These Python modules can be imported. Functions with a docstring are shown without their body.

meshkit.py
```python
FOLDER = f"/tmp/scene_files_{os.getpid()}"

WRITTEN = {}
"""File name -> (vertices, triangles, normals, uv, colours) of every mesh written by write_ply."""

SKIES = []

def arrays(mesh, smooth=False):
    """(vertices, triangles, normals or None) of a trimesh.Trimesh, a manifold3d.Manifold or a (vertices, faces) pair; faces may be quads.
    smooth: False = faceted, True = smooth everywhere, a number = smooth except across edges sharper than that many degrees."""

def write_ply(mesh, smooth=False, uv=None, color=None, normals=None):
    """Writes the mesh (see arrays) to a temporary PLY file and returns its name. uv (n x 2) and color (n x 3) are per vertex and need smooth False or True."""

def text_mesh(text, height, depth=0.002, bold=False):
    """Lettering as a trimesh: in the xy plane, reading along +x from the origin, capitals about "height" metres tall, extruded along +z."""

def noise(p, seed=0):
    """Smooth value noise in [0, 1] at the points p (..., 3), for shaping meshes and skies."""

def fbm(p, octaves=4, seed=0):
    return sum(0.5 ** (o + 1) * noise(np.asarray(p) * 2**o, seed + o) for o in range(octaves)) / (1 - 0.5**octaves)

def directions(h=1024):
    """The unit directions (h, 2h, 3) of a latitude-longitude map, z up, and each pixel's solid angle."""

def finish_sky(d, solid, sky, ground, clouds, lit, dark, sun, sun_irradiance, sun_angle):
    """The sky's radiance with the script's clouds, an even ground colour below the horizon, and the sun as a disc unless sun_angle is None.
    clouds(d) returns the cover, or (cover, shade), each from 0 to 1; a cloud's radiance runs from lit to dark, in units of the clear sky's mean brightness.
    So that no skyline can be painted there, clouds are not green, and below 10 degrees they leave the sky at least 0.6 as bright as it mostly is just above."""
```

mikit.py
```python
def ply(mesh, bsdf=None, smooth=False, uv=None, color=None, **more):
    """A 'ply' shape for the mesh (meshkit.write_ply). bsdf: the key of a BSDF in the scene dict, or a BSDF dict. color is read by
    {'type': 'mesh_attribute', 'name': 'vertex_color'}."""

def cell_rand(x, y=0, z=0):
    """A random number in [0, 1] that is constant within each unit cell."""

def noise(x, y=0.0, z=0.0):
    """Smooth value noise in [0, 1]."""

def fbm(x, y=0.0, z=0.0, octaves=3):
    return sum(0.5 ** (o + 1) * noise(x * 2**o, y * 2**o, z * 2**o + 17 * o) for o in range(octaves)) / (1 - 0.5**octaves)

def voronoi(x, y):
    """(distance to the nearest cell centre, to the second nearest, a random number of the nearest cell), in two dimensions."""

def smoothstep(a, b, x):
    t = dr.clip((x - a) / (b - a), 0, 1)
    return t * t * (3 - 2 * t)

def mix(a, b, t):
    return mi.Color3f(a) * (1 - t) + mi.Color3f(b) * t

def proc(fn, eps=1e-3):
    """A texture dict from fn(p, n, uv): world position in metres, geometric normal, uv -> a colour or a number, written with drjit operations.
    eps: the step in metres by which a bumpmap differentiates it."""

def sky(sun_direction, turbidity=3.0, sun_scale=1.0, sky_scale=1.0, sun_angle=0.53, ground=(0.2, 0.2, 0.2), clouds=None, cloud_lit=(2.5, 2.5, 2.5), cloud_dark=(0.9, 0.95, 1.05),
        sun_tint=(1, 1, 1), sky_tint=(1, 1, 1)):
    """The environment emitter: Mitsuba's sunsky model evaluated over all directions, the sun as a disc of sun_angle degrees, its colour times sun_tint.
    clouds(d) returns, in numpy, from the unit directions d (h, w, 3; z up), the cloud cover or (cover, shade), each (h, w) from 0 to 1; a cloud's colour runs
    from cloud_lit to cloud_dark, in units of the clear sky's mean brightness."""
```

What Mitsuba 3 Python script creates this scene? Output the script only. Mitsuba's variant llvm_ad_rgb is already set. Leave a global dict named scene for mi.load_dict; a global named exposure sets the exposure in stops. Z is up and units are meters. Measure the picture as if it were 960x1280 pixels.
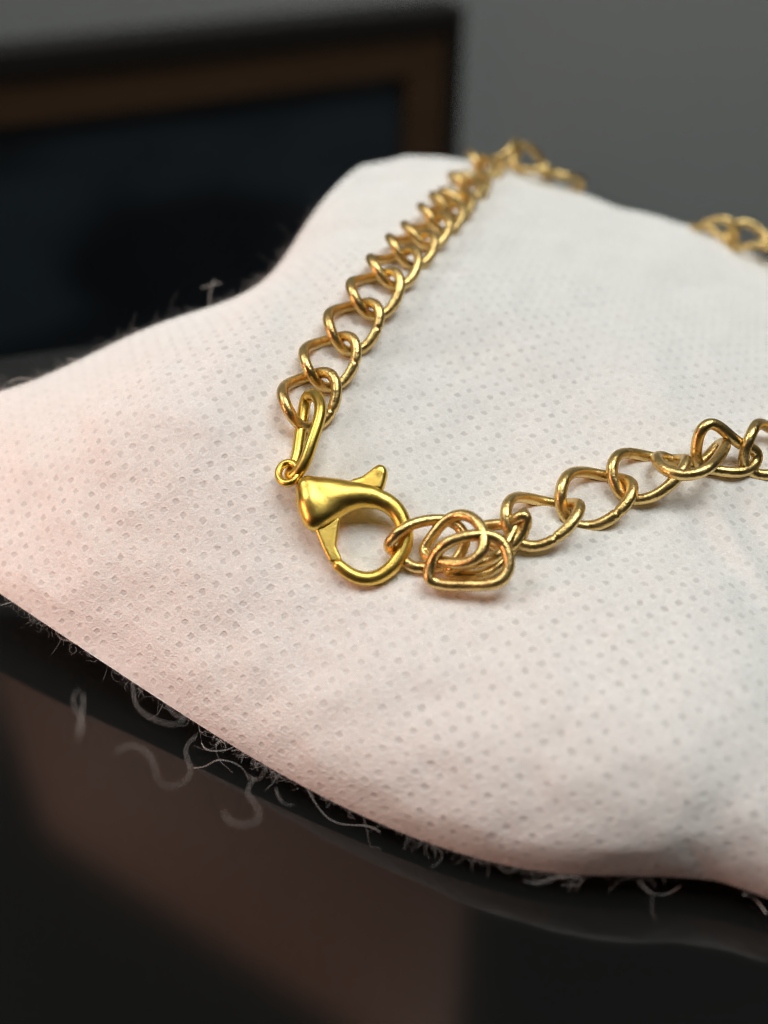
import math, random
import numpy as np, trimesh, mitsuba as mi, drjit as dr, mikit
import manifold3d as m3
from scipy.interpolate import RectBivariateSpline, CubicSpline, LinearNDInterpolator, PchipInterpolator
import scipy.sparse as sp, scipy.sparse.linalg as spl
from mikit import noise, fbm, smoothstep, mix, cell_rand

T = mi.ScalarTransform4f
scene, labels = {}, {}
rng = np.random.default_rng(7)
MM = 0.001

# ---------------------------------------------------------------- camera (millimetres while building, metres in the scene)
PITCH, CAM_H, FPX = math.radians(38.0), 63.0, 1250.0        # FPX: focal length for a 960 px wide picture
CAM = np.array([0.0, 0.0, CAM_H])
FWD = np.array([0.0, math.cos(PITCH), -math.sin(PITCH)])
UPV = np.array([0.0, math.sin(PITCH), math.cos(PITCH)])
RGT = np.array([1.0, 0.0, 0.0])
FOCUS, APERTURE = 78.5, 1.15
scene['camera'] = {
    'type': 'thinlens', 'fov': 2 * math.degrees(math.atan(480 / FPX)), 'fov_axis': 'x',
    'aperture_radius': APERTURE * MM, 'focus_distance': FOCUS * MM, 'near_clip': 0.002, 'far_clip': 30.0,
    'to_world': T().look_at(origin=(CAM * MM).tolist(), target=((CAM + FWD * 100) * MM).tolist(), up=[0, 0, 1])}
exposure = 0.0

# ---------------------------------------------------------------- lamps
def lamp_rect(name, centre, target, w, h, rgb, label, cat):
    """a soft rectangular lamp: a housing with its glowing panel"""
    c, t = np.array(centre, float), np.array(target, float)
    to = T().look_at(origin=(c * MM).tolist(), target=(t * MM).tolist(), up=[0.1, 0.2, 0.97])
    scene[name + '__diffuser'] = {'type': 'rectangle', 'to_world': to @ T().scale([w / 2 * MM, h / 2 * MM, 1]),
        'bsdf': {'type': 'diffuse', 'reflectance': {'type': 'rgb', 'value': [0.6, 0.6, 0.6]}},
        'emitter': {'type': 'area', 'radiance': {'type': 'rgb', 'value': list(rgb)}}}
    box = trimesh.creation.box(((w + 16) * MM, (h + 16) * MM, 0.02))
    box.apply_translation((0, 0, -0.0125))
    box.apply_transform(np.array(to.matrix))
    scene[name + '__housing'] = mikit.ply(box, 'lamp_metal')

    labels[name] = {'label': label, 'category': cat}

scene['lamp_metal'] = {'type': 'twosided', 'bsdf': {'type': 'diffuse', 'reflectance': {'type': 'rgb', 'value': [0.35, 0.35, 0.35]}}}
lamp_rect('ceiling_lamp', (190, 60, 760), (90, 40, 10), 600, 400, (5.6, 5.65, 5.4), 'large white ceiling lamp panel above the cushion', 'lamp')
lamp_rect('standing_lamp', (-460, 140, 600), (-20, 150, 60), 360, 360, (4.4, 4.35, 4.1), 'square white lamp panel high on the left of the cushion', 'lamp')
lamp_rect('desk_lamp', (-118, 22, 42), (-25, 75, 8), 44, 34, (13.5, 6.5, 4.6), 'small warm lamp left of the cushion', 'lamp')

# ---------------------------------------------------------------- helpers
def unproject(px, py, d):
    """the point at depth d (along the optical axis) that stands at this pixel of the photograph"""
    px, py, d = np.broadcast_arrays(*[np.asarray(v, float) for v in (px, py, d)])
    return CAM + d[..., None] * (FWD + ((px - 480) / FPX)[..., None] * RGT - ((py - 640) / FPX)[..., None] * UPV)

def project(p):
    q = np.asarray(p, float) - CAM
    d = q @ FWD
    return 480 + FPX * (q @ RGT) / d, 640 - FPX * (q @ UPV) / d, d

def put(key, mesh, bsdf, smooth=35, uv=None, **more):
    """one entry of the scene from a mesh in millimetres"""
    if hasattr(mesh, 'to_mesh'):
        m = mesh.to_mesh(); mesh = (np.array(m.vert_properties[:, :3]), np.array(m.tri_verts))
    if isinstance(mesh, trimesh.Trimesh):
        mesh = (np.array(mesh.vertices), np.array(mesh.faces))
    v, f = np.asarray(mesh[0], float) * MM, np.asarray(mesh[1], int)
    if f.shape[1] == 4: f = np.vstack([f[:, [0, 1, 2]], f[:, [0, 2, 3]]])
    scene[key] = mikit.ply(trimesh.Trimesh(v, f, process=False), bsdf, smooth=smooth, uv=uv, **more)

def norm(v):
    v = np.asarray(v, float)
    return v / (np.linalg.norm(v, axis=-1, keepdims=True) + 1e-12)

def tube(points, radii, sides=14, closed=False, up=None, caps=True):
    """(v, quads or tris) of a tube along the points, with parallel-transported frames"""
    p = np.asarray(points, float); n = len(p)
    r = np.broadcast_to(np.asarray(radii, float), (n,))
    t = norm(np.roll(p, -1, 0) - np.roll(p, 1, 0)) if closed else norm(np.gradient(p, axis=0))
    a = np.cross(t[0], [0.31, 0.52, 0.8] if up is None else up); a = norm(a)
    A = [a]
    for i in range(1, n):
        a = A[-1] - t[i] * (A[-1] @ t[i]); A.append(norm(a))
    A = np.array(A)
    if closed:                                                   # spread the leftover twist along the loop
        a = A[-1] - t[0] * (A[-1] @ t[0]); a = norm(a)
        ang = math.atan2(np.cross(a, A[0]) @ t[0], a @ A[0])
        w = ang * np.arange(n) / n
        B = np.cross(t, A); A = A * np.cos(w)[:, None] + B * np.sin(w)[:, None]
    B = np.cross(t, A)
    th = np.arange(sides) * 2 * np.pi / sides
    v = (p[:, None] + r[:, None, None] * (np.cos(th)[None, :, None] * A[:, None] + np.sin(th)[None, :, None] * B[:, None])).reshape(-1, 3)
    m = n if closed else n - 1
    i, j = np.meshgrid(np.arange(m), np.arange(sides), indexing='ij')
    k, l = (i + 1) % n, (j + 1) % sides
    q = np.stack([i * sides + j, i * sides + l, k * sides + l, k * sides + j], -1).reshape(-1, 4)
    f = np.vstack([q[:, [0, 1, 2]], q[:, [0, 2, 3]]])
    if not closed and caps:
        c0, c1 = len(v), len(v) + 1
        v = np.vstack([v, p[:1], p[-1:]])
        j = np.arange(sides)
        f = np.vstack([f, np.stack([np.full(sides, c0), (j + 1) % sides, j], 1), np.stack([np.full(sides, c1), (n - 1) * sides + j, (n - 1) * sides + (j + 1) % sides], 1)])
    return v, f

def join(parts):
    vs, fs, at = [], [], 0
    for v, f in parts:
        vs.append(v); fs.append(np.asarray(f) + at); at += len(v)
    return np.vstack(vs), np.vstack(fs)

def spline(points, n, closed=False):
    p = np.asarray(points, float)
    if closed: p = np.vstack([p, p[:1]])
    s = np.concatenate([[0], np.cumsum(np.sqrt(np.linalg.norm(np.diff(p, axis=0), axis=1)) + 1e-9)])
    cs = CubicSpline(s, p, bc_type='periodic' if closed else 'natural')
    u = np.linspace(0, s[-1], 400)
    q = cs(u); L = np.concatenate([[0], np.cumsum(np.linalg.norm(np.diff(q, axis=0), axis=1))])
    uu = np.interp(np.linspace(0, L[-1], n + 1 if closed else n), L, u)
    return cs(uu[:-1] if closed else uu)

# ---------------------------------------------------------------- materials
def rgb(r, g, b): return {'type': 'rgb', 'value': [r, g, b]}

PITCH_DOT = 1.25                                                  # mm between the bond points of the nonwoven cloth
def dot_field(uv):
    """uv in millimetres on the cloth: (mask of the bonded squares, mask of their raised rim, random number of the square)"""
    x, y = uv.x / PITCH_DOT, uv.y / PITCH_DOT
    ix, iy = dr.floor(x), dr.floor(y)
    jx, jy = (cell_rand(ix, iy, 3) - 0.5) * 0.10, (cell_rand(ix, iy, 5) - 0.5) * 0.10
    fx, fy = x - ix - 0.5 - jx, y - iy - 0.5 - jy
    w = 0.178 + 0.045 * (cell_rand(ix, iy, 7) - 0.5)
    wob = (noise(uv.x * 5, uv.y * 5, 2) - 0.5) * 0.10
    a, b = dr.abs(fx + 0.25 * fy), dr.abs(fy - 0.12 * fx)
    d = (a ** 4 + b ** 4) ** 0.25 - w + wob
    return 1 - smoothstep(-0.06, 0.07, d), dr.exp(-dr.square((d - 0.09) / 0.07)), cell_rand(ix, iy, 11)

def fibre_field(uv):
    """crossing fine fibres: ridged noise stretched along several directions"""
    s = mi.Float(0)
    for k, (ang, fr) in enumerate(((0.3, 7.0), (1.25, 8.0), (2.1, 6.5), (2.75, 9.0))):
        c, d = math.cos(ang), math.sin(ang)
        wx = (noise(uv.x * 0.9, uv.y * 0.9, 31 + k) - 0.5) * 0.8
        u, v = uv.x * c + uv.y * d, -uv.x * d + uv.y * c + wx
        n = noise(u * 0.7, v * fr, 40 + k)
        s = dr.maximum(s, 1 - dr.abs(2 * n - 1) * 2.0)
    return s

def cloth_colour(p, n, uv):
    m, rim, r = dot_field(uv)
    f = fibre_field(uv)
    g = fbm(uv.x * 2.3, uv.y * 2.3, 5, 3)
    base = mix((0.68, 0.675, 0.66), (0.83, 0.825, 0.81), dr.clip(0.30 * f + 0.7 * g + 0.75 * noise(uv.x * 11, uv.y * 11, 3) - 0.3, 0, 1))
    glint = smoothstep(0.80, 0.93, noise(uv.x * 8.5, uv.y * 8.5, 21)) * f
    base = mix(base, (0.93, 0.93, 0.92), glint * 0.9)
    base = mix(base, (0.84, 0.835, 0.82), rim * 0.6)
    worn = smoothstep(0.25, 0.6, fbm(uv.x * 0.16, uv.y * 0.16, 2, 3))     # the press left some areas fainter
    return mix(base, (0.50, 0.495, 0.48), m * (0.45 + 0.55 * r) * (0.5 + 0.5 * worn) * 0.62)

def cloth_height(p, n, uv):
    m, rim, r = dot_field(uv)
    return -0.9 * m * (0.5 + 0.5 * r) + 0.25 * rim + 0.5 * fibre_field(uv) + 0.5 * noise(uv.x * 9, uv.y * 9, 8) + 0.5 * fbm(uv.x * 1.1, uv.y * 1.1, 9, 2)

scene['cloth'] = {'type': 'twosided', 'bsdf': {'type': 'bumpmap', 'arbitrary': mikit.proc(cloth_height, eps=3e-5), 'scale': 0.000045,
    'bsdf': {'type': 'principled', 'base_color': mikit.proc(cloth_colour), 'roughness': 0.62, 'specular': 0.35, 'sheen': 0.35}}}
scene['thread'] = {'type': 'twosided', 'bsdf': {'type': 'diffuse', 'reflectance': rgb(0.72, 0.70, 0.68)}}

def gold_height(p, n, uv):
    q = p * 1000.0
    return 0.6 * fbm(q.x * 1.3, q.y * 1.3, q.z * 1.3, 3) + 0.25 * noise(q.x * 7, q.y * 7, q.z * 7)

def gold_tone(p, n, uv):
    q = p * 1000.0
    t = smoothstep(0.35, 0.75, fbm(q.x * 0.7, q.y * 0.7, q.z * 0.7 + 40, 4))
    spots = smoothstep(0.74, 0.82, noise(q.x * 6, q.y * 6, q.z * 6))
    return mix(mix((0.83, 0.60, 0.24), (0.68, 0.47, 0.18), t), (0.30, 0.19, 0.08), spots * 0.6)

def gold_rough(p, n, uv):
    q = p * 1000.0
    return 0.27 + 0.16 * fbm(q.x * 1.7, q.y * 1.7, q.z * 1.7, 3)

scene['chain_gold'] = {'type': 'twosided', 'bsdf': {'type': 'bumpmap', 'arbitrary': mikit.proc(gold_height, eps=4e-5), 'scale': 0.00007,
    'bsdf': {'type': 'principled', 'base_color': mikit.proc(gold_tone), 'metallic': 1.0, 'roughness': mikit.proc(gold_rough)}}}
def clasp_rough(p, n, uv):
    q = p * 1000.0
    return 0.24 + 0.2 * fbm(q.x * 1.4, q.y * 1.4, q.z * 1.4 + 3, 4)
def clasp_tone(p, n, uv):
    q = p * 1000.0
    t = smoothstep(0.4, 0.7, fbm(q.x * 0.6 + 9, q.y * 0.6, q.z * 0.6, 3))
    return mix((0.83, 0.59, 0.14), (0.74, 0.50, 0.11), t)
scene['clasp_gold'] = {'type': 'twosided', 'bsdf': {'type': 'bumpmap', 'arbitrary': mikit.proc(gold_height, eps=4e-5), 'scale': 0.00002,
    'bsdf': {'type': 'principled', 'base_color': mikit.proc(clasp_tone), 'metallic': 1.0, 'roughness': mikit.proc(clasp_rough)}}}

# ---------------------------------------------------------------- the cushion
# columns of the upper cloth from the near seam over the crest: (pixel, depth) read off the photograph at the seam, at the crest and between
WK = np.array([0, 0.10, 0.28, 0.48, 0.68, 0.86, 1.0])
COLS = [
    (None, None, [(-150, 640, 92), (-75, 528, 93), (45, 474, 93), (200, 404, 96.5), (330, 350, 102), (398, 258, 112), (458, 205, 125)]),
    ((0, 742), (560, 200), [84, 82.5, 81, 81.5, 88.5, 102, 127]),
    ((150, 842), (640, 212), [79.5, 78.3, 78, 80.5, 87.5, 99.5, 125]),
    ((350, 967), (760, 258), [74, 72, 73.8, 78.3, 85.5, 97, 122]),
    ((500, 1040), (870, 295), [70.7, 68.5, 70.3, 75.5, 83, 95, 119]),
    ((700, 1092), (980, 340), [67.8, 65.3, 67, 73, 81, 93, 116]),
    ((880, 1100), (1100, 385), [67, 64.5, 66.5, 73, 81, 92, 112]),
    ((1060, 1170), (1250, 450), [65, 63.6, 67, 74.5, 82.5, 91.5, 107]),
    ((1250, 1190), (1430, 560), [64, 66.5, 71.5, 78.5, 87, 95.5, 103.5]),
]
BACK = norm(np.array([0.45, 0.9, 0.0]))
ctrl = []
for a, b, ds in COLS:
    if a is None:
        pts = [unproject(*q) for q in ds]
    else:
        a, b = np.array(a, float), np.array(b, float)
        pts = [unproject(*(a + (b - a) * w), d) for w, d in zip(WK, ds)]
    crest = pts[-1]
    edge = a is None
    zc = crest[2]
    pts.append(crest + BACK * (3.0 if edge else 5.5) + [0, 0, -0.22 * (zc - 4)])
    pts.append(crest + BACK * (4.5 if edge else 8.0) + [0, 0, -0.75 * (zc - 4)])
    pts.append(crest + BACK * (5.0 if edge else 7.5) + [0, 0, -(zc - 4)])
    ctrl.append(pts)
ctrl = np.array(ctrl)                                            # (columns, rows, 3)
TK = np.array([0, 0.10, 0.25, 0.41, 0.56, 0.69, 0.80, 0.87, 0.94, 1.0])
SK = np.array([0, 0.13, 0.24, 0.38, 0.48, 0.60, 0.71, 0.84, 1.0])
NS, NT = 420, 360
gs, gt = np.linspace(0, 1, NS), np.linspace(0, 1, NT)
surf = [RectBivariateSpline(SK, TK, ctrl[:, :, k], kx=3, ky=3) for k in range(3)]

def top_grid(s, t):
    return np.stack([f(s, t) for f in surf], -1)
G = top_grid(gs, gt)
def grid_normals(G):
    n = np.cross(np.gradient(G, axis=0), np.gradient(G, axis=1))
    return norm(n)
GN = grid_normals(G)
if GN[NS // 2, NT // 2, 2] < 0: GN = -GN
# wrinkles and soft lumps of the stuffing
import meshkit
edge = np.minimum.outer(np.minimum(gs, 1 - gs), np.ones(NT)).clip(0, 0.05) / 0.05 * (np.minimum(gt, 1 - gt).clip(0, 0.05) / 0.05)[None]
lump = meshkit.fbm(G * 0.085, 3, seed=3) - 0.5
lump2 = meshkit.fbm(G * 0.30, 2, seed=8) - 0.5
ppx, ppy, _ = project(G)
def crease(x0, y0, x1, y1, width, depth):
    """a valley along a line between two points of the cloth"""
    d = np.array([x1 - x0, y1 - y0], float); L = np.linalg.norm(d); d /= L
    u = (ppx - x0) * d[0] + (ppy - y0) * d[1]; v = -(ppx - x0) * d[1] + (ppy - y0) * d[0]
    along = np.exp(-np.clip(np.maximum(-u, u - L), 0, None) ** 2 / (2 * 30.0 ** 2))
    return -depth * along * np.exp(-(v / width) ** 2)
wr = crease(880, 660, 975, 790, 16, 0.5) + crease(930, 640, 1000, 760, 16, 0.4) + crease(876, 1080, 908, 1118, 15, 0.1) + crease(760, 640, 900, 690, 30, 0.3) + crease(880, 480, 990, 520, 25, 0.35)
G = G + GN * ((1.5 * lump + 0.45 * lump2) * edge + wr)[..., None]
GN = grid_normals(G)
if GN[NS // 2, NT // 2, 2] < 0: GN = -GN

# flat pattern of the cloth (as-rigid-as-possible), so that the bond points keep their spacing round the bulges
def flatten(P, iters=25):
    a, b = P.shape[:2]
    V = P.reshape(-1, 3); idx = np.arange(a * b).reshape(a, b)
    q = np.stack([idx[:-1, :-1], idx[1:, :-1], idx[1:, 1:], idx[:-1, 1:]], -1).reshape(-1, 4)
    F = np.vstack([q[:, [0, 1, 2]], q[:, [0, 2, 3]]])
    x0, x1, x2 = V[F[:, 0]], V[F[:, 1]], V[F[:, 2]]
    e1 = norm(x1 - x0); nn = norm(np.cross(x1 - x0, x2 - x0)); e2 = np.cross(nn, e1)
    X = np.stack([np.zeros((len(F), 2)), np.stack([np.linalg.norm(x1 - x0, axis=1), 0 * x0[:, 0]], 1), np.stack([((x2 - x0) * e1).sum(1), ((x2 - x0) * e2).sum(1)], 1)], 1)
    n = len(V); I, J, W = [], [], []
    cots = []
    for k in range(3):
        i, j, o = k, (k + 1) % 3, (k + 2) % 3
        u, v = X[:, i] - X[:, o], X[:, j] - X[:, o]
        c = (u * v).sum(1) / (np.abs(u[:, 0] * v[:, 1] - u[:, 1] * v[:, 0]) + 1e-9)
        cots.append(np.clip(c, 0.02, 20))
    for k in range(3):
        i, j = F[:, k], F[:, (k + 1) % 3]; c = cots[k]
        I += [i, j, i, j]; J += [j, i, i, j]; W += [-c, -c, c, c]
    L = sp.csr_matrix((np.concatenate(W), (np.concatenate(I), np.concatenate(J))), (n, n)).tolil()
    L[0, :] = 0; L[0, 0] = 1
    solve = spl.factorized(L.tocsc())
    c0 = P[a // 2, b // 2]
    E1 = norm(P[a // 2 + 2, b // 2] - P[a // 2 - 2, b // 2]); E2 = P[a // 2, b // 2 + 2] - P[a // 2, b // 2 - 2]; E2 = norm(E2 - E1 * (E2 @ E1))
    U = np.stack([(V - c0) @ E1, (V - c0) @ E2], 1)
    for _ in range(iters):
        S = np.zeros((len(F), 2, 2))
        for k in range(3):
            i, j = k, (k + 1) % 3
            du, dx = U[F[:, i]] - U[F[:, j]], X[:, i] - X[:, j]
            S += cots[k][:, None, None] * du[:, :, None] * dx[:, None, :]
        ang = np.arctan2(S[:, 1, 0] - S[:, 0, 1], S[:, 0, 0] + S[:, 1, 1])
        R = np.stack([np.stack([np.cos(ang), -np.sin(ang)], -1), np.stack([np.sin(ang), np.cos(ang)], -1)], -2)
        rhs = np.zeros((n, 2))
        for k in range(3):
            i, j = k, (k + 1) % 3
            g = cots[k][:, None] * np.einsum('nij,nj->ni', R, X[:, i] - X[:, j])
            np.add.at(rhs, F[:, i], g); np.add.at(rhs, F[:, j], -g)
        rhs[0] = U[0]
        U = np.stack([solve(rhs[:, 0]), solve(rhs[:, 1])], 1)
    return U.reshape(a, b, 2)
ci, cj = np.linspace(0, NS - 1, 61).astype(int), np.linspace(0, NT - 1, 53).astype(int)
UVc = flatten(G[np.ix_(ci, cj)])
UV = np.stack([RectBivariateSpline(gs[ci], gt[cj], UVc[..., k])(gs, gt) for k in range(2)], -1)
# turn the pattern so that a row of bond points runs as in the photograph at its pixel (540, 540)
ppx, ppy, _ = project(G)
vis = gt[None, :] <= 0.80
far = np.where(vis, (ppx - 540) ** 2 + (ppy - 540) ** 2, 1e12)
i0, j0 = np.unravel_index(far.argmin(), far.shape)
Jp = np.array([[ppx[i0 + 3, j0] - ppx[i0 - 3, j0], ppx[i0, j0 + 3] - ppx[i0, j0 - 3]], [ppy[i0 + 3, j0] - ppy[i0 - 3, j0], ppy[i0, j0 + 3] - ppy[i0, j0 - 3]]])
Ju = np.array([UV[i0 + 3, j0] - UV[i0 - 3, j0], UV[i0, j0 + 3] - UV[i0, j0 - 3]]).T
da = Ju @ np.linalg.solve(Jp, [20, -5.3])
ang = math.atan2(da[1], da[0])
c, s = math.cos(-ang), math.sin(-ang)
UV = UV @ np.array([[c, -s], [s, c]]).T
DOTDBG = (float(np.linalg.norm(da)), float(np.linalg.norm(Ju @ np.linalg.solve(Jp, [6.3, 16.3]))))

def grid_mesh(P):
    a, b = P.shape[:2]
    idx = np.arange(a * b).reshape(a, b)
    q = np.stack([idx[:-1, :-1], idx[1:, :-1], idx[1:, 1:], idx[:-1, 1:]], -1).reshape(-1, 4)
    return P.reshape(-1, 3), np.vstack([q[:, [0, 1, 2]], q[:, [0, 2, 3]]])
put('cushion__top_panel', grid_mesh(G), 'cloth', smooth=True, uv=UV.reshape(-1, 2))
# underside: from the same seam down to a flat bottom that rests on the table
bs, bt = np.linspace(0, 1, 90), np.linspace(0, 1, 80)
SEAM = np.stack([RectBivariateSpline(gs, gt, G[..., k])(bs, bt) for k in range(3)], -1)
e0, e1_, f0, f1 = SEAM[0], SEAM[-1], SEAM[:, 0], SEAM[:, -1]
S_, T_ = bs[:, None, None], bt[None, :, None]
coons = (1 - S_) * e0[None] + S_ * e1_[None] + (1 - T_) * f0[:, None] + T_ * f1[:, None] - ((1 - S_) * (1 - T_) * SEAM[0, 0] + S_ * (1 - T_) * SEAM[-1, 0] + (1 - S_) * T_ * SEAM[0, -1] + S_ * T_ * SEAM[-1, -1])
dep = (1 - (1 - np.minimum(1, 4.5 * np.minimum(S_, 1 - S_))) ** 2) * (1 - (1 - np.minimum(1, 4.5 * np.minimum(T_, 1 - T_))) ** 2)
bot = coons.copy(); bot[..., 2] = np.maximum(coons[..., 2] * (1 - dep[..., 0]) + 0.15 * dep[..., 0], 0.15)
put('cushion__bottom_panel', grid_mesh(bot[:, ::-1]), 'cloth', smooth=True, uv=(bot[:, ::-1, :2]).reshape(-1, 2))
labels['cushion'] = {'label': 'small puffed white nonwoven cushion with dotted cloth lying on the black table', 'category': 'cushion'}

# what the photograph's pixels hit on the cushion
jj = np.arange(0, int(0.81 * NT), 4); ii = np.arange(0, NS, 4)
sx, sy, sd = project(G[np.ix_(ii, jj)])
facing = np.einsum('ijk,ijk->ij', GN[np.ix_(ii, jj)], norm(CAM - G[np.ix_(ii, jj)])) > 0.02
look = LinearNDInterpolator(np.stack([sx[facing], sy[facing]], 1), np.concatenate([sd[facing][:, None], GN[np.ix_(ii, jj)][facing]], 1))
def on_cloth(px, py, lift=0.0):
    """the point seen at the pixel, lifted off the cloth by so many millimetres; and the cloth's normal there"""
    r = look(px, py); d, n = r[..., 0], norm(r[..., 1:])
    p = unproject(px, py, d); v = norm(CAM - p)
    cosv = np.clip((n * v).sum(-1), 0.25, 1)
    return p + v * (np.asarray(lift) / cosv)[..., None], n

# ---------------------------------------------------------------- the bracelet
WIRE, LA, LB, TW = 0.46, 2.75, 2.12, math.radians(-40)
def link_curve(a=LA, b=LB, tw=TW, e=2.25, n=64):
    th = np.arange(n) * 2 * np.pi / n
    c, s = np.cos(th), np.sin(th)
    x = a * np.sign(c) * np.abs(c) ** (2 / e); y = b * np.sign(s) * np.abs(s) ** (2 / e)
    t = tw * x / a
    P = np.stack([x, y * np.cos(t), y * np.sin(t)], 1)
    P = spline(P, n, True)
    return P
count = {}
def part(name):
    k = count.get(name, 0); count[name] = k + 1
    return name if k == 0 else f'{name}_{k:03d}'
def add_link(c, tdir, ndir, roll=0.0, scale=1.0, tw=TW, a=LA, b=LB):
    t = norm(tdir); n = norm(ndir - t * (ndir @ t)); y = np.cross(n, t)
    n, y = n * math.cos(roll) + y * math.sin(roll), y * math.cos(roll) - n * math.sin(roll)
    P = link_curve(a * scale, b * scale, tw, n=110) @ np.stack([t, y, n]) + c
    k = np.arange(110); k0 = rng.choice([24, 31, 80, 86])            # the butt joint of the bent wire: a narrow groove, its ends a little off
    r = WIRE * (1 + 0.05 * (rng.random() - 0.5)) * (1 + 0.02 * np.sin(k * 2 * np.pi / 110 * 3 + rng.random() * 6)) * (1 - 0.22 * (k == k0))
    P[k0 + 1:k0 + 6] += n * 0.04 * (rng.random() - 0.5)
    put('bracelet__' + part('link'), tube(P, r, 14, True), 'chain_gold', smooth=True)
def wire_loop(name, pts, r, mat, n=90, closed=True):
    P = spline(pts, n, closed)
    put(name, tube(P, r, 14, closed), mat, smooth=True)

def strand(points, ups, first, npitch, pitch, tw, roll_amp=0.12, roll0=0.0, scale=1.0, rolls=()):
    """links threaded along a 3-D path"""
    P = spline(points, 600)
    L = np.concatenate([[0], np.cumsum(np.linalg.norm(np.diff(P, axis=0), axis=1))])
    u = np.linspace(0, 1, len(points)); 
    # parameter of each control point along the path
    ul = np.array([L[np.argmin(np.linalg.norm(P - q, axis=1))] for q in points])
    N = norm(np.stack([np.interp(L, ul, ups[:, k]) for k in range(3)], 1))
    out = []
    s = first
    while s <= L[-1] and (npitch is None or len(out) < npitch):
        c = np.array([np.interp(s, L, P[:, k]) for k in range(3)])
        a_ = np.array([np.interp(s - 1.5, L, P[:, k]) for k in range(3)]); b_ = np.array([np.interp(s + 1.5, L, P[:, k]) for k in range(3)])
        nn = np.array([np.interp(s, L, N[:, k]) for k in range(3)])
        out.append((c, norm(b_ - a_ + 1e-9), nn)); s += pitch
    for k, (c, t, n) in enumerate(out):
        r = rolls[k] if k < len(rolls) else 0.0
        add_link(c, t, n, roll0 + r + roll_amp * (rng.random() * 2 - 1), scale, tw=tw)
    return L[-1]

LIFT = 1.05
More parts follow.
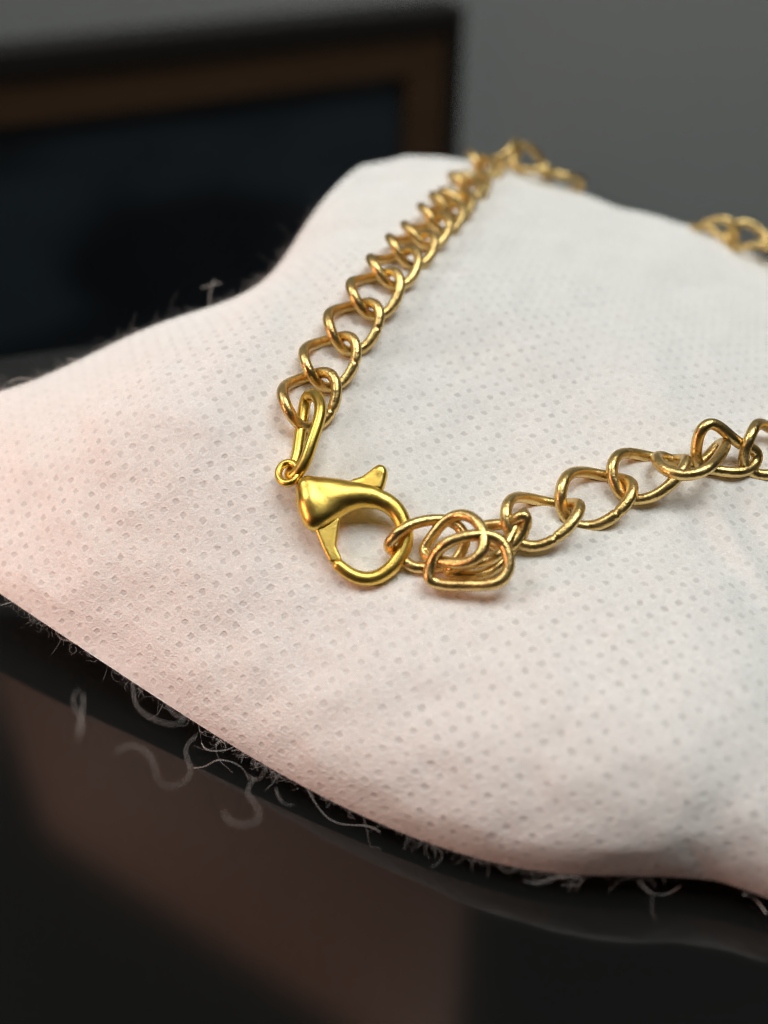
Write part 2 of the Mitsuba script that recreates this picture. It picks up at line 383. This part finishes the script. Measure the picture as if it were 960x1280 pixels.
# left strand, from the clasp up over the crest
lp = np.array([(386, 496), (412, 447), (441, 404), (478, 349), (515, 306), (550, 269), (576, 240), (595, 217)], float)
p3, n3 = on_cloth(lp[:, 0], lp[:, 1], LIFT)
crest_at = lambda px, py, d: unproject(px, py, d)
ext = np.array([crest_at(613, 200, 121.5), crest_at(640, 194, 123.5), crest_at(668, 204, 123.5), crest_at(692, 220, 124), crest_at(712, 240, 126), crest_at(750, 280, 130), crest_at(815, 300, 130), crest_at(855, 296, 125), crest_at(890, 289, 120.5), crest_at(935, 298, 117.5), crest_at(985, 318, 115), crest_at(1040, 342, 112)])
en = np.tile(norm([0.1, 0.3, 0.95]), (len(ext), 1))
left = np.vstack([p3, ext]); leftn = np.vstack([n3, en])
strand(left, leftn, 0.0, None, 4.55, TW, rolls=[0] * 9 + [0.25, -0.2, 0.5, -0.45, 0.55, -0.35, 0.4, -0.5, 0.3, -0.3, 0.4, -0.3, 0.4, -0.4, 0.4, -0.4])
# right strand: three links laid flat, two turned on edge, then on over the right side
rp = np.array([(677, 645), (746, 617), (812, 588), (862, 576)], float)
p3, n3 = on_cloth(rp[:, 0], rp[:, 1], LIFT)
strand(p3, n3, 0.0, 3, 5.0, TW, scale=1.1, rolls=[0, 0.05, 0.12])
def turned(pts):
    P = np.array([on_cloth(*q)[0] for q in pts])
    put('bracelet__' + part('link'), tube(spline(P, 110, True), WIRE, 14, True), 'chain_gold', smooth=True)
turned([(821, 572, 1.3), (832, 587, 2.3), (856, 594, 2.7), (882, 587, 2.8), (900, 569, 2.6), (906, 556, 2.0), (899, 556, 1.1), (882, 573, 0.5), (858, 582, 0.4), (834, 573, 0.6)])
turned([(874, 580, 0.7), (871, 556, 1.9), (878, 536, 2.8), (890, 530, 3.0), (908, 541, 2.5), (928, 556, 1.7), (945, 566, 1.1), (944, 579, 0.6), (924, 590, 0.55), (896, 588, 0.5)])
rp = np.array([(962, 560), (1030, 540), (1100, 508), (1160, 470)], float)
p3, n3 = on_cloth(rp[:, 0], rp[:, 1], LIFT + 0.3)
strand(p3, n3, 0.0, None, 4.7, TW, rolls=[-0.25, 0.2, -0.2, 0.2])

# the clasp: laid out on a plane through the cloth's middle point under it
cp, cn = on_cloth(430.0, 655.0, 1.2)
cn = norm(0.6 * cn + 0.4 * norm(CAM - cp))
def on_plane(x, y, lift=0.0):
    """crop coordinates of the clasp -> a point on its plane"""
    px, py = 320 + 0.35417 * x, 440 + 0.35417 * y
    ray = FWD + (px - 480) / FPX * RGT - (py - 640) / FPX * UPV
    return CAM + ray * (((cp - CAM) @ cn) / (ray @ cn)) + cn * lift
ex = norm(on_plane(500, 500) - on_plane(300, 500)); ey = np.cross(cn, ex)
U = np.linalg.norm(on_plane(400, 500) - on_plane(300, 500)) / 100  # millimetres per crop unit
def surface_net(fn, lo, hi, h):
    """quads on the zero level of a distance function over a box (naive surface nets)"""
    ax = [np.arange(l, u + h, h) for l, u in zip(lo, hi)]
    X = np.stack(np.meshgrid(*ax, indexing='ij'), -1)
    D = fn(X); inside = D < 0
    n = np.array(D.shape) - 1
    acc = np.zeros((*n, 3)); cnt = np.zeros(n)
    corner = [np.array(c) for c in np.ndindex(2, 2, 2)]
    sl = lambda c: tuple(slice(c[k], c[k] + n[k]) for k in range(3))
    for c in corner:
        for k in range(3):
            if c[k] == 0:
                e = c.copy(); e[k] = 1
                d0, d1 = D[sl(c)], D[sl(e)]; m = (d0 < 0) != (d1 < 0)
                t = np.where(m, d0 / np.where(m, d0 - d1, 1), 0)[..., None]
                acc += np.where(m[..., None], X[sl(c)] * (1 - t) + X[sl(e)] * t, 0); cnt += m
    idx = -np.ones(n, int); on = cnt > 0; idx[on] = np.arange(on.sum())
    V = acc[on] / cnt[on][:, None]
    Q = []
    for k in range(3):
        i, j = (k + 1) % 3, (k + 2) % 3
        s0 = [slice(1, -1)] * 3; s1 = [slice(1, -1)] * 3
        s0[k] = slice(0, n[k]); s1[k] = slice(1, n[k] + 1)
        a0, a1 = inside[tuple(s0)], inside[tuple(s1)]
        for flip, m in ((False, a0 & ~a1), (True, ~a0 & a1)):
            p = np.argwhere(m); p[:, i] += 1; p[:, j] += 1
            def at(di, dj):
                q = p.copy(); q[:, i] -= di; q[:, j] -= dj
                return idx[q[:, 0], q[:, 1], q[:, 2]]
            q = np.stack([at(1, 1), at(0, 1), at(0, 0), at(1, 0)], 1)
            Q.append(q[:, ::-1] if flip else q)
    return V, np.vstack(Q)
def rcone(P, a, b, flat=1.0):
    """distance to a capsule whose radius runs from a[3] to b[3]"""
    a, b = np.array(a, float), np.array(b, float)
    q = P * [1, 1, 1 / flat]
    pa, ba = q - a[:3], b[:3] - a[:3]
    t = np.clip((pa @ ba) / (ba @ ba), 0, 1)
    return np.linalg.norm(pa - t[..., None] * ba, axis=-1) - (a[3] + (b[3] - a[3]) * t)
def smin(a, b, k):
    h = np.clip(0.5 + 0.5 * (b - a) / k, 0, 1)
    return b * (1 - h) + a * h - k * h * (1 - h)
def chain_sdf(P, items, k, flat=1.0, fine=0):
    d = None
    if fine:
        it = np.array(items, float); u = np.concatenate([[0], np.cumsum(np.linalg.norm(np.diff(it[:, :2], axis=0), axis=1))])
        items = CubicSpline(u, it)(np.linspace(0, u[-1], fine)); k = 1.5
    for a, b in zip(items[:-1], items[1:]):
        e = rcone(P, (a[0], a[1], 0, a[2]), (b[0], b[1], 0, b[2]), flat)
        d = e if d is None else smin(d, e, k)
    return d
def body_sdf(P):
    d = chain_sdf(P, [(186, 486, 41), (198, 540, 50), (213, 586, 45)], 10, 0.95, 12)
    d = smin(d, chain_sdf(P, [(186, 486, 41), (250, 497, 48), (320, 503, 44), (400, 514, 35), (450, 531, 34), (492, 562, 32), (518, 608, 30), (527, 665, 28), (509, 724, 27), (465, 775, 26), (402, 803, 25), (342, 791, 24), (304, 766, 23), (293, 757, 23)], 10, 0.95, 60), 12)
    d = smin(d, chain_sdf(P, [(213, 586, 45), (260, 556, 50), (320, 527, 42), (400, 514, 34)], 10, 0.95, 16), 26)
    d = smin(d, rcone(P, (202, 540, 0, 53), (360, 513, 0, 40), 0.95), 16)
    return d
def outline_sdf(P, poly, half, rnd):
    """a flat plate cut to a polygon, its edges rounded"""
    from shapely import Polygon, points, distance, contains
    pg = Polygon(poly).buffer(-rnd, join_style='mitre'); flat = P[:, :, 0, :2]
    pt = points(flat.reshape(-1, 2))
    d2 = np.where(contains(pg, pt), -distance(pg.exterior, pt), distance(pg, pt)).reshape(flat.shape[:2])[:, :, None] * np.ones(P.shape[:3])
    dz = np.abs(P[..., 2]) - half + rnd
    return np.minimum(np.maximum(d2, dz), 0) + np.hypot(np.maximum(d2, 0), np.maximum(dz, 0)) - rnd
def put_sdf(key, fn, lo, hi, h, lift, mat):
    V, Q = surface_net(fn, lo, hi, h)
    pts = np.array([on_plane(x, y, z * U + lift) for x, y, z in V])
    put(key, (pts, Q), mat, smooth=True)
put_sdf('bracelet__clasp__body', body_sdf, (110, 410, -75), (580, 860, 75), 4.2, 0.35, 'clasp_gold')
put_sdf('bracelet__clasp__gate', lambda P: outline_sdf(P, [(196, 600), (300, 585), (291, 640), (284, 690), (306, 738), (296, 750), (262, 748), (240, 705)], 21, 9), (170, 560, -40), (330, 780, 40), 4.0, 0.15, 'clasp_gold')
put_sdf('bracelet__clasp__trigger', lambda P: smin(outline_sdf(P, [(322, 462), (375, 446), (412, 418), (436, 404), (456, 412), (464, 436), (456, 470), (446, 500), (400, 500), (340, 490)], 30, 16),
    rcone(P, (436, 432, 0, 27), (434, 470, 0, 20)), 10), (290, 370, -50), (500, 530, 50), 4.0, 0.2, 'clasp_gold')
ring = [on_plane(114 + 37 * math.cos(a) * 0.95, 428 + 40 * math.sin(a), 0.1 + 0.35 * math.sin(a + 0.6)) for a in np.arange(14) * 2 * np.pi / 14]
wire_loop('bracelet__clasp__eye_ring', ring, 0.30, 'clasp_gold')
labels['bracelet__clasp'] = {'label': 'yellow gold lobster clasp with hook and thumb trigger'}

def W(x, y, lift, ox=320, oy=440, k=0.35417):
    p, _ = on_cloth(ox + k * x, oy + k * y, lift)
    return p
# long jump ring between the clasp's eye and the first link
wire_loop('bracelet__jump_ring', [W(128, 440, 1.6), W(163, 405, 2.3), (W(195, 325, 2.7)), W(222, 240, 2.9), W(226, 185, 2.9), W(205, 152, 2.3), W(180, 162, 1.4), W(165, 230, 0.7), W(152, 320, 0.7), W(140, 385, 0.8), W(122, 425, 0.9)], 0.49, 'clasp_gold')
# the links bunched up beside the hook
def bunch(pts):
    wire_loop('bracelet__' + part('link'), [W(*q) for q in pts], WIRE * 0.95, 'chain_gold')
K2 = dict()
bunch([(470, 680, 1.6), (500, 640, 2.3), (560, 605, 2.3), (640, 592, 2.0), (700, 605, 1.8), (735, 650, 1.5), (725, 705, 0.9), (690, 745, 0.6), (620, 760, 0.5), (550, 755, 0.5), (500, 715, 0.7), (475, 695, 1.0)])
bunch([(595, 700, 1.1), (625, 645, 1.5), (665, 600, 2.0), (720, 575, 2.6), (780, 600, 3.1), (805, 660, 3.2), (790, 715, 2.8), (735, 745, 2.2), (665, 740, 1.7), (612, 725, 1.3)])
bunch([(612, 800, 1.2), (622, 740, 1.9), (660, 685, 2.8), (735, 652, 3.2), (820, 648, 3.2), (868, 672, 3.0), (893, 735, 2.6), (884, 785, 2.0), (850, 815, 1.6), (760, 823, 1.2), (675, 822, 1.0), (633, 814, 1.0)])
bunch([(680, 775, 0.8), (720, 755, 1.4), (775, 745, 1.7), (840, 725, 1.4), (895, 660, 1.2), (930, 590, 1.6), (947, 570, 1.4), (945, 630, 0.7), (900, 700, 0.55), (840, 765, 0.55), (760, 790, 0.55)])
bunch([(800, 620, 0.9), (860, 608, 1.2), (905, 596, 1.9), (945, 578, 2.4), (954, 600, 2.0), (932, 650, 1.2), (890, 690, 0.8), (840, 680, 0.55), (805, 650, 0.6)])
labels['bracelet'] = {'label': 'gold toned curb chain bracelet with lobster clasp looped on the white cushion', 'category': 'bracelet'}

# ---------------------------------------------------------------- loose fibres along the seams
def fibres():
    parts = []
    seamA = G[:, 0]; seamB = G[0]
    def one(p0, d0, length, r, curl):
        n = 14; q = [p0]; d = norm(d0); w = rng.normal(size=3)
        for _ in range(n):
            w = 0.75 * w + rng.normal(size=3) * 0.65
            d = norm(d + w * curl); q.append(q[-1] + d * length / n)
        q = np.array(q); q[:, 2] = np.maximum(q[:, 2], 0.06)
        return tube(q, r * np.linspace(1, 0.6, len(q)), 5)
    for seam, outd, m in ((seamA, norm([-0.35, -0.9, 0.0]), 620), (seamB, norm([-0.8, 0.45, 0.25]), 1000)):
        tufts = len(seam) * 0.62 * rng.random(16) ** 1.2
        for _ in range(m):
            i = int(np.clip(rng.choice(tufts) + rng.normal() * 5, 2, len(seam) * 0.8)) if rng.random() < (0.7 if seam is seamA else 0.35) else int(len(seam) * 0.7 * rng.random() ** 1.3)
            along = norm(seam[min(i + 2, len(seam) - 1)] - seam[max(i - 2, 0)])
            L = 0.2 + rng.gamma(0.9, 0.6)
            parts.append(one(seam[i] + rng.normal(size=3) * 0.15, outd * 0.5 + along * rng.normal() * 0.9 + [0, 0, rng.normal() * 0.4], L, 0.003 + 0.004 * rng.random(), 0.2))
    return join(parts)
put('cushion__loose_fibres', fibres(), 'thread', smooth=True)
labels['cushion__loose_fibres'] = {'kind': 'stuff'}
def thread(pix, heights, r):
    P = spline([unproject(x, y, 1.0) if False else CAM + (lambda ray: ray * ((h - CAM_H) / ray[2]))(FWD + (x - 480) / FPX * RGT - (y - 640) / FPX * UPV) for (x, y), h in zip(pix, heights)], 60)
    return tube(P, r, 6)
threads = [
    ([(166, 850), (170, 880), (195, 900), (222, 905), (232, 880), (222, 850)], [12, 13, 14, 14, 13, 12], 0.012),
    ([(145, 940), (165, 932), (190, 950), (200, 978), (220, 982), (238, 965), (232, 938), (245, 920)], [14, 14, 14, 13, 12, 11, 10, 9], 0.013),
    ([(104, 868), (103, 890), (97, 915)], [15, 15, 15], 0.014),
    ([(252, 929), (262, 938), (280, 938), (294, 932)], [3, 4, 4, 3], 0.016),
    ([(242, 960), (258, 957), (275, 950), (300, 958), (310, 975)], [2, 3, 4, 3, 1], 0.016),
    ([(280, 1015), (295, 1030), (318, 1028), (322, 1010), (310, 990), (318, 972)], [12, 13, 13, 12, 10, 9], 0.012),
    ([(380, 978), (395, 1005), (420, 1028), (455, 1032), (475, 1040)], [3, 2, 1, 1, 2], 0.012),
    ([(655, 1100), (670, 1104), (690, 1098), (725, 1098), (722, 1106), (702, 1106)], [3, 2, 2, 2, 1, 1], 0.013),
    ([(800, 1106), (815, 1116), (835, 1117), (850, 1108)], [3, 2, 1, 2], 0.012),
    ([(930, 1118), (945, 1125), (958, 1142)], [2, 1, 1], 0.04),
    ([(205, 872), (225, 896), (240, 893), (252, 870), (258, 848)], [11, 12, 12, 11, 10], 0.011),
    ([(262, 860), (270, 885), (290, 905), (310, 900), (322, 915)], [12, 12, 11, 10, 9], 0.012),
    ([(98, 862), (92, 880), (103, 905), (96, 925)], [14, 15, 15, 15], 0.010),
    ([(300, 945), (318, 935), (332, 948), (326, 972), (308, 968)], [8, 9, 9, 8, 7], 0.011),
    ([(345, 985), (352, 1002), (366, 1006)], [6, 6, 5], 0.010),
    ([(0, 757), (18, 752), (35, 752), (60, 770), (75, 798), (90, 800)], [6, 6, 6, 5, 4, 4], 0.018),
]
for pix, hs, r in threads:
    put('cushion__' + part('thread'), thread(pix, hs, r), 'thread', smooth=True)
for pts, r in ([(262, 385, 100), (263, 365, 100), (268, 350, 100)], .03), ([(252, 360, 100), (265, 356, 100), (276, 354, 100)], .03), ([(170, 412, 96), (180, 418, 96), (190, 424, 96)], .03), ([(10, 478, 92), (25, 473, 92), (45, 476, 92)], .03), ([(84, 449, 93), (95, 450, 93), (110, 456, 93)], .03):
    put('cushion__' + part('thread'), tube(spline([unproject(*q) for q in pts], 20), r, 6), 'thread', smooth=True)

# ---------------------------------------------------------------- the table, the wall and what stands by it
scene['table_black'] = {'type': 'principled', 'base_color': rgb(0.0065, 0.0074, 0.0072), 'roughness': 0.09, 'specular': 0.6}
TD = norm([1, 0.3, 0]); TM = np.eye(4); TM[:3, 0] = TD; TM[:3, 1] = [-TD[1], TD[0], 0]; TM[:3, 3] = [0, 127, 0]
top = trimesh.creation.box((620, 460, 18)); top.apply_translation((-60, -230, -9)); top.apply_transform(TM)
put('table__top', top, 'table_black', smooth=False)
scene['leg_black'] = {'type': 'principled', 'base_color': rgb(0.012, 0.012, 0.012), 'roughness': 0.35}
for x in (-340, 220):
    for y in (-430, -30):
        leg = trimesh.creation.box((34, 34, 432)); leg.apply_translation((x, y, -18 - 216)); leg.apply_transform(TM)
        put('table__' + part('leg'), leg, 'leg_black', smooth=False)
labels['table'] = {'label': 'glossy black tabletop under the white cushion', 'category': 'table'}

def wall_tone(p, n, uv):
    return mix((0.36, 0.385, 0.39), (0.41, 0.43, 0.43), fbm(p.x * 6, p.y * 6, p.z * 6, 3))
scene['wall_paint'] = {'type': 'twosided', 'bsdf': {'type': 'diffuse', 'reflectance': mikit.proc(wall_tone)}}
put('wall', (np.array([[-1800, 640, -450], [1800, 640, -450], [1800, 640, 1500], [-1800, 640, 1500.]]), np.array([[0, 1, 2], [0, 2, 3]])), 'wall_paint', smooth=False)
labels['wall'] = {'label': 'plain grey wall behind the table', 'category': 'wall', 'kind': 'structure'}
put('floor', (np.array([[-1800, -1500, -450], [1800, -1500, -450], [1800, 640, -450], [-1800, 640, -450.]]), np.array([[0, 1, 2], [0, 2, 3]])), 'wall_paint', smooth=False)
labels['floor'] = {'label': 'grey floor below the table', 'category': 'floor', 'kind': 'structure'}
# what carries the lamps
put('standing_lamp__pole', tube(np.array([[-478, 146, -448], [-478, 146, 100], [-478, 146, 612.0]]), 7, 12), 'lamp_metal', smooth=True)
put('standing_lamp__base', trimesh.creation.cylinder(90, 12, sections=32, transform=trimesh.transformations.translation_matrix([-478, 146, -444])), 'lamp_metal')
put('desk_lamp__stem', tube(np.array([[-131, 15, 1], [-131, 15, 20], [-130, 16, 40.0]]), 2.5, 10), 'lamp_metal', smooth=True)
put('desk_lamp__base', trimesh.creation.cylinder(16, 3, sections=32, transform=trimesh.transformations.translation_matrix([-131, 15, 1.6])), 'lamp_metal')
for x in (0, 380):
    put('ceiling_lamp__' + part('hanger'), tube(np.array([[x, 60, 792], [x, 60, 1100], [x, 60, 1500.0]]), 2, 8), 'lamp_metal', smooth=True)

# framed dark panel standing before the wall: laid out on an upright plane turned a little to the camera
def wood_tone(p, n, uv):
    q = p * 1000.0
    return mix((0.05, 0.026, 0.012), (0.085, 0.045, 0.02), fbm(q.x * 0.03, q.y * 0.03, q.z * 0.25, 3))
scene['wood'] = {'type': 'principled', 'base_color': mikit.proc(wood_tone), 'roughness': 0.45}
def panel_tone(p, n, uv):
    return mix((0.006, 0.008, 0.011), (0.022, 0.032, 0.042), smoothstep(0.42, 0.62, fbm(p.x * 9, p.y * 9, p.z * 14, 3)))
scene['panel_black'] = {'type': 'principled', 'base_color': mikit.proc(panel_tone), 'roughness': 0.25}
PA = np.array([0, 520.0, 0]); PN = norm([0.45, -1, 0.0])
def on_panel(px, py):
    ray = FWD + (px - 480) / FPX * RGT - (py - 640) / FPX * UPV
    return CAM + ray * (((PA - CAM) @ PN) / (ray @ PN))
pu = norm(np.cross([0, 0, 1], PN)); pu = pu if pu[0] > 0 else -pu
corner = on_panel(548, 32); RW, TH = 21.0, 19.0
def panel_box(x0, x1, z0, z1, d0, d1):
    b = trimesh.creation.box((x1 - x0, d1 - d0, z1 - z0)); b.apply_translation(((x0 + x1) / 2, (d0 + d1) / 2, (z0 + z1) / 2))
    M = np.eye(4); M[:3, 0] = pu; M[:3, 1] = -PN; M[:3, 2] = [0, 0, 1]; M[:3, 3] = corner
    b.apply_transform(M); return b
H = corner[2] + 450
scene['moulding'] = {'type': 'principled', 'base_color': rgb(0.014, 0.012, 0.010), 'roughness': 0.4}
put('framed_panel__moulding', panel_box(-420, 8, 0.2, 10, -12, 12), 'moulding', smooth=False)
put('framed_panel__moulding_001', panel_box(0.2, 8, -H, 0, -12, 12), 'moulding', smooth=False)
put('framed_panel__top_rail', panel_box(-420, 0, -TH, 0, -9, 9), 'wood', smooth=False)
put('framed_panel__side_rail', panel_box(-RW, 0, -H, -TH - 0.2, -9, 9), 'wood', smooth=False)
put('framed_panel__side_rail_001', panel_box(-420, -420 + RW, -H, -TH - 0.2, -9, 9), 'wood', smooth=False)
put('framed_panel__glass', panel_box(-420 + RW + .2, -RW - .2, -H, -TH - 0.2, -3, 3), 'panel_black', smooth=False)
labels['framed_panel'] = {'label': 'dark blue black panel in a brown wooden frame, out of focus before the grey wall', 'category': 'panel'}

# a reddish wooden board hanging upright before the table: its front mirrors in the tabletop
def mirror_at(px, py, Z):
    ray = FWD + (px - 480) / FPX * RGT - (py - 640) / FPX * UPV
    k = (Z + CAM_H) / -ray[2]
    return np.array([ray[0] * k, ray[1] * k, Z])
A, B = mirror_at(60, 1040, 520), mirror_at(430, 1280, 520)
e1 = norm(B - A); e2 = np.cross([0, 0, 1], e1)
scene['board_wood'] = {'type': 'principled', 'base_color': rgb(0.74, 0.29, 0.17), 'roughness': 0.5}
b = trimesh.creation.box((300, 16, 190)); b.apply_translation((150, 8, -95))
M = np.eye(4); M[:3, 0] = e1; M[:3, 1] = e2; M[:3, 3] = A
b.apply_transform(M)
put('hanging_board__panel', b, 'board_wood', smooth=False)
for u in (20, 280):
    q = A + e1 * u + e2 * 8
    put('hanging_board__' + part('cord'), tube(np.array([q, q + [0, 0, 300], q + [0, 0, 800]]), 1.5, 6), 'leg_black', smooth=True)
labels['hanging_board'] = {'label': 'reddish brown wooden board hanging on two cords above the table', 'category': 'board'}
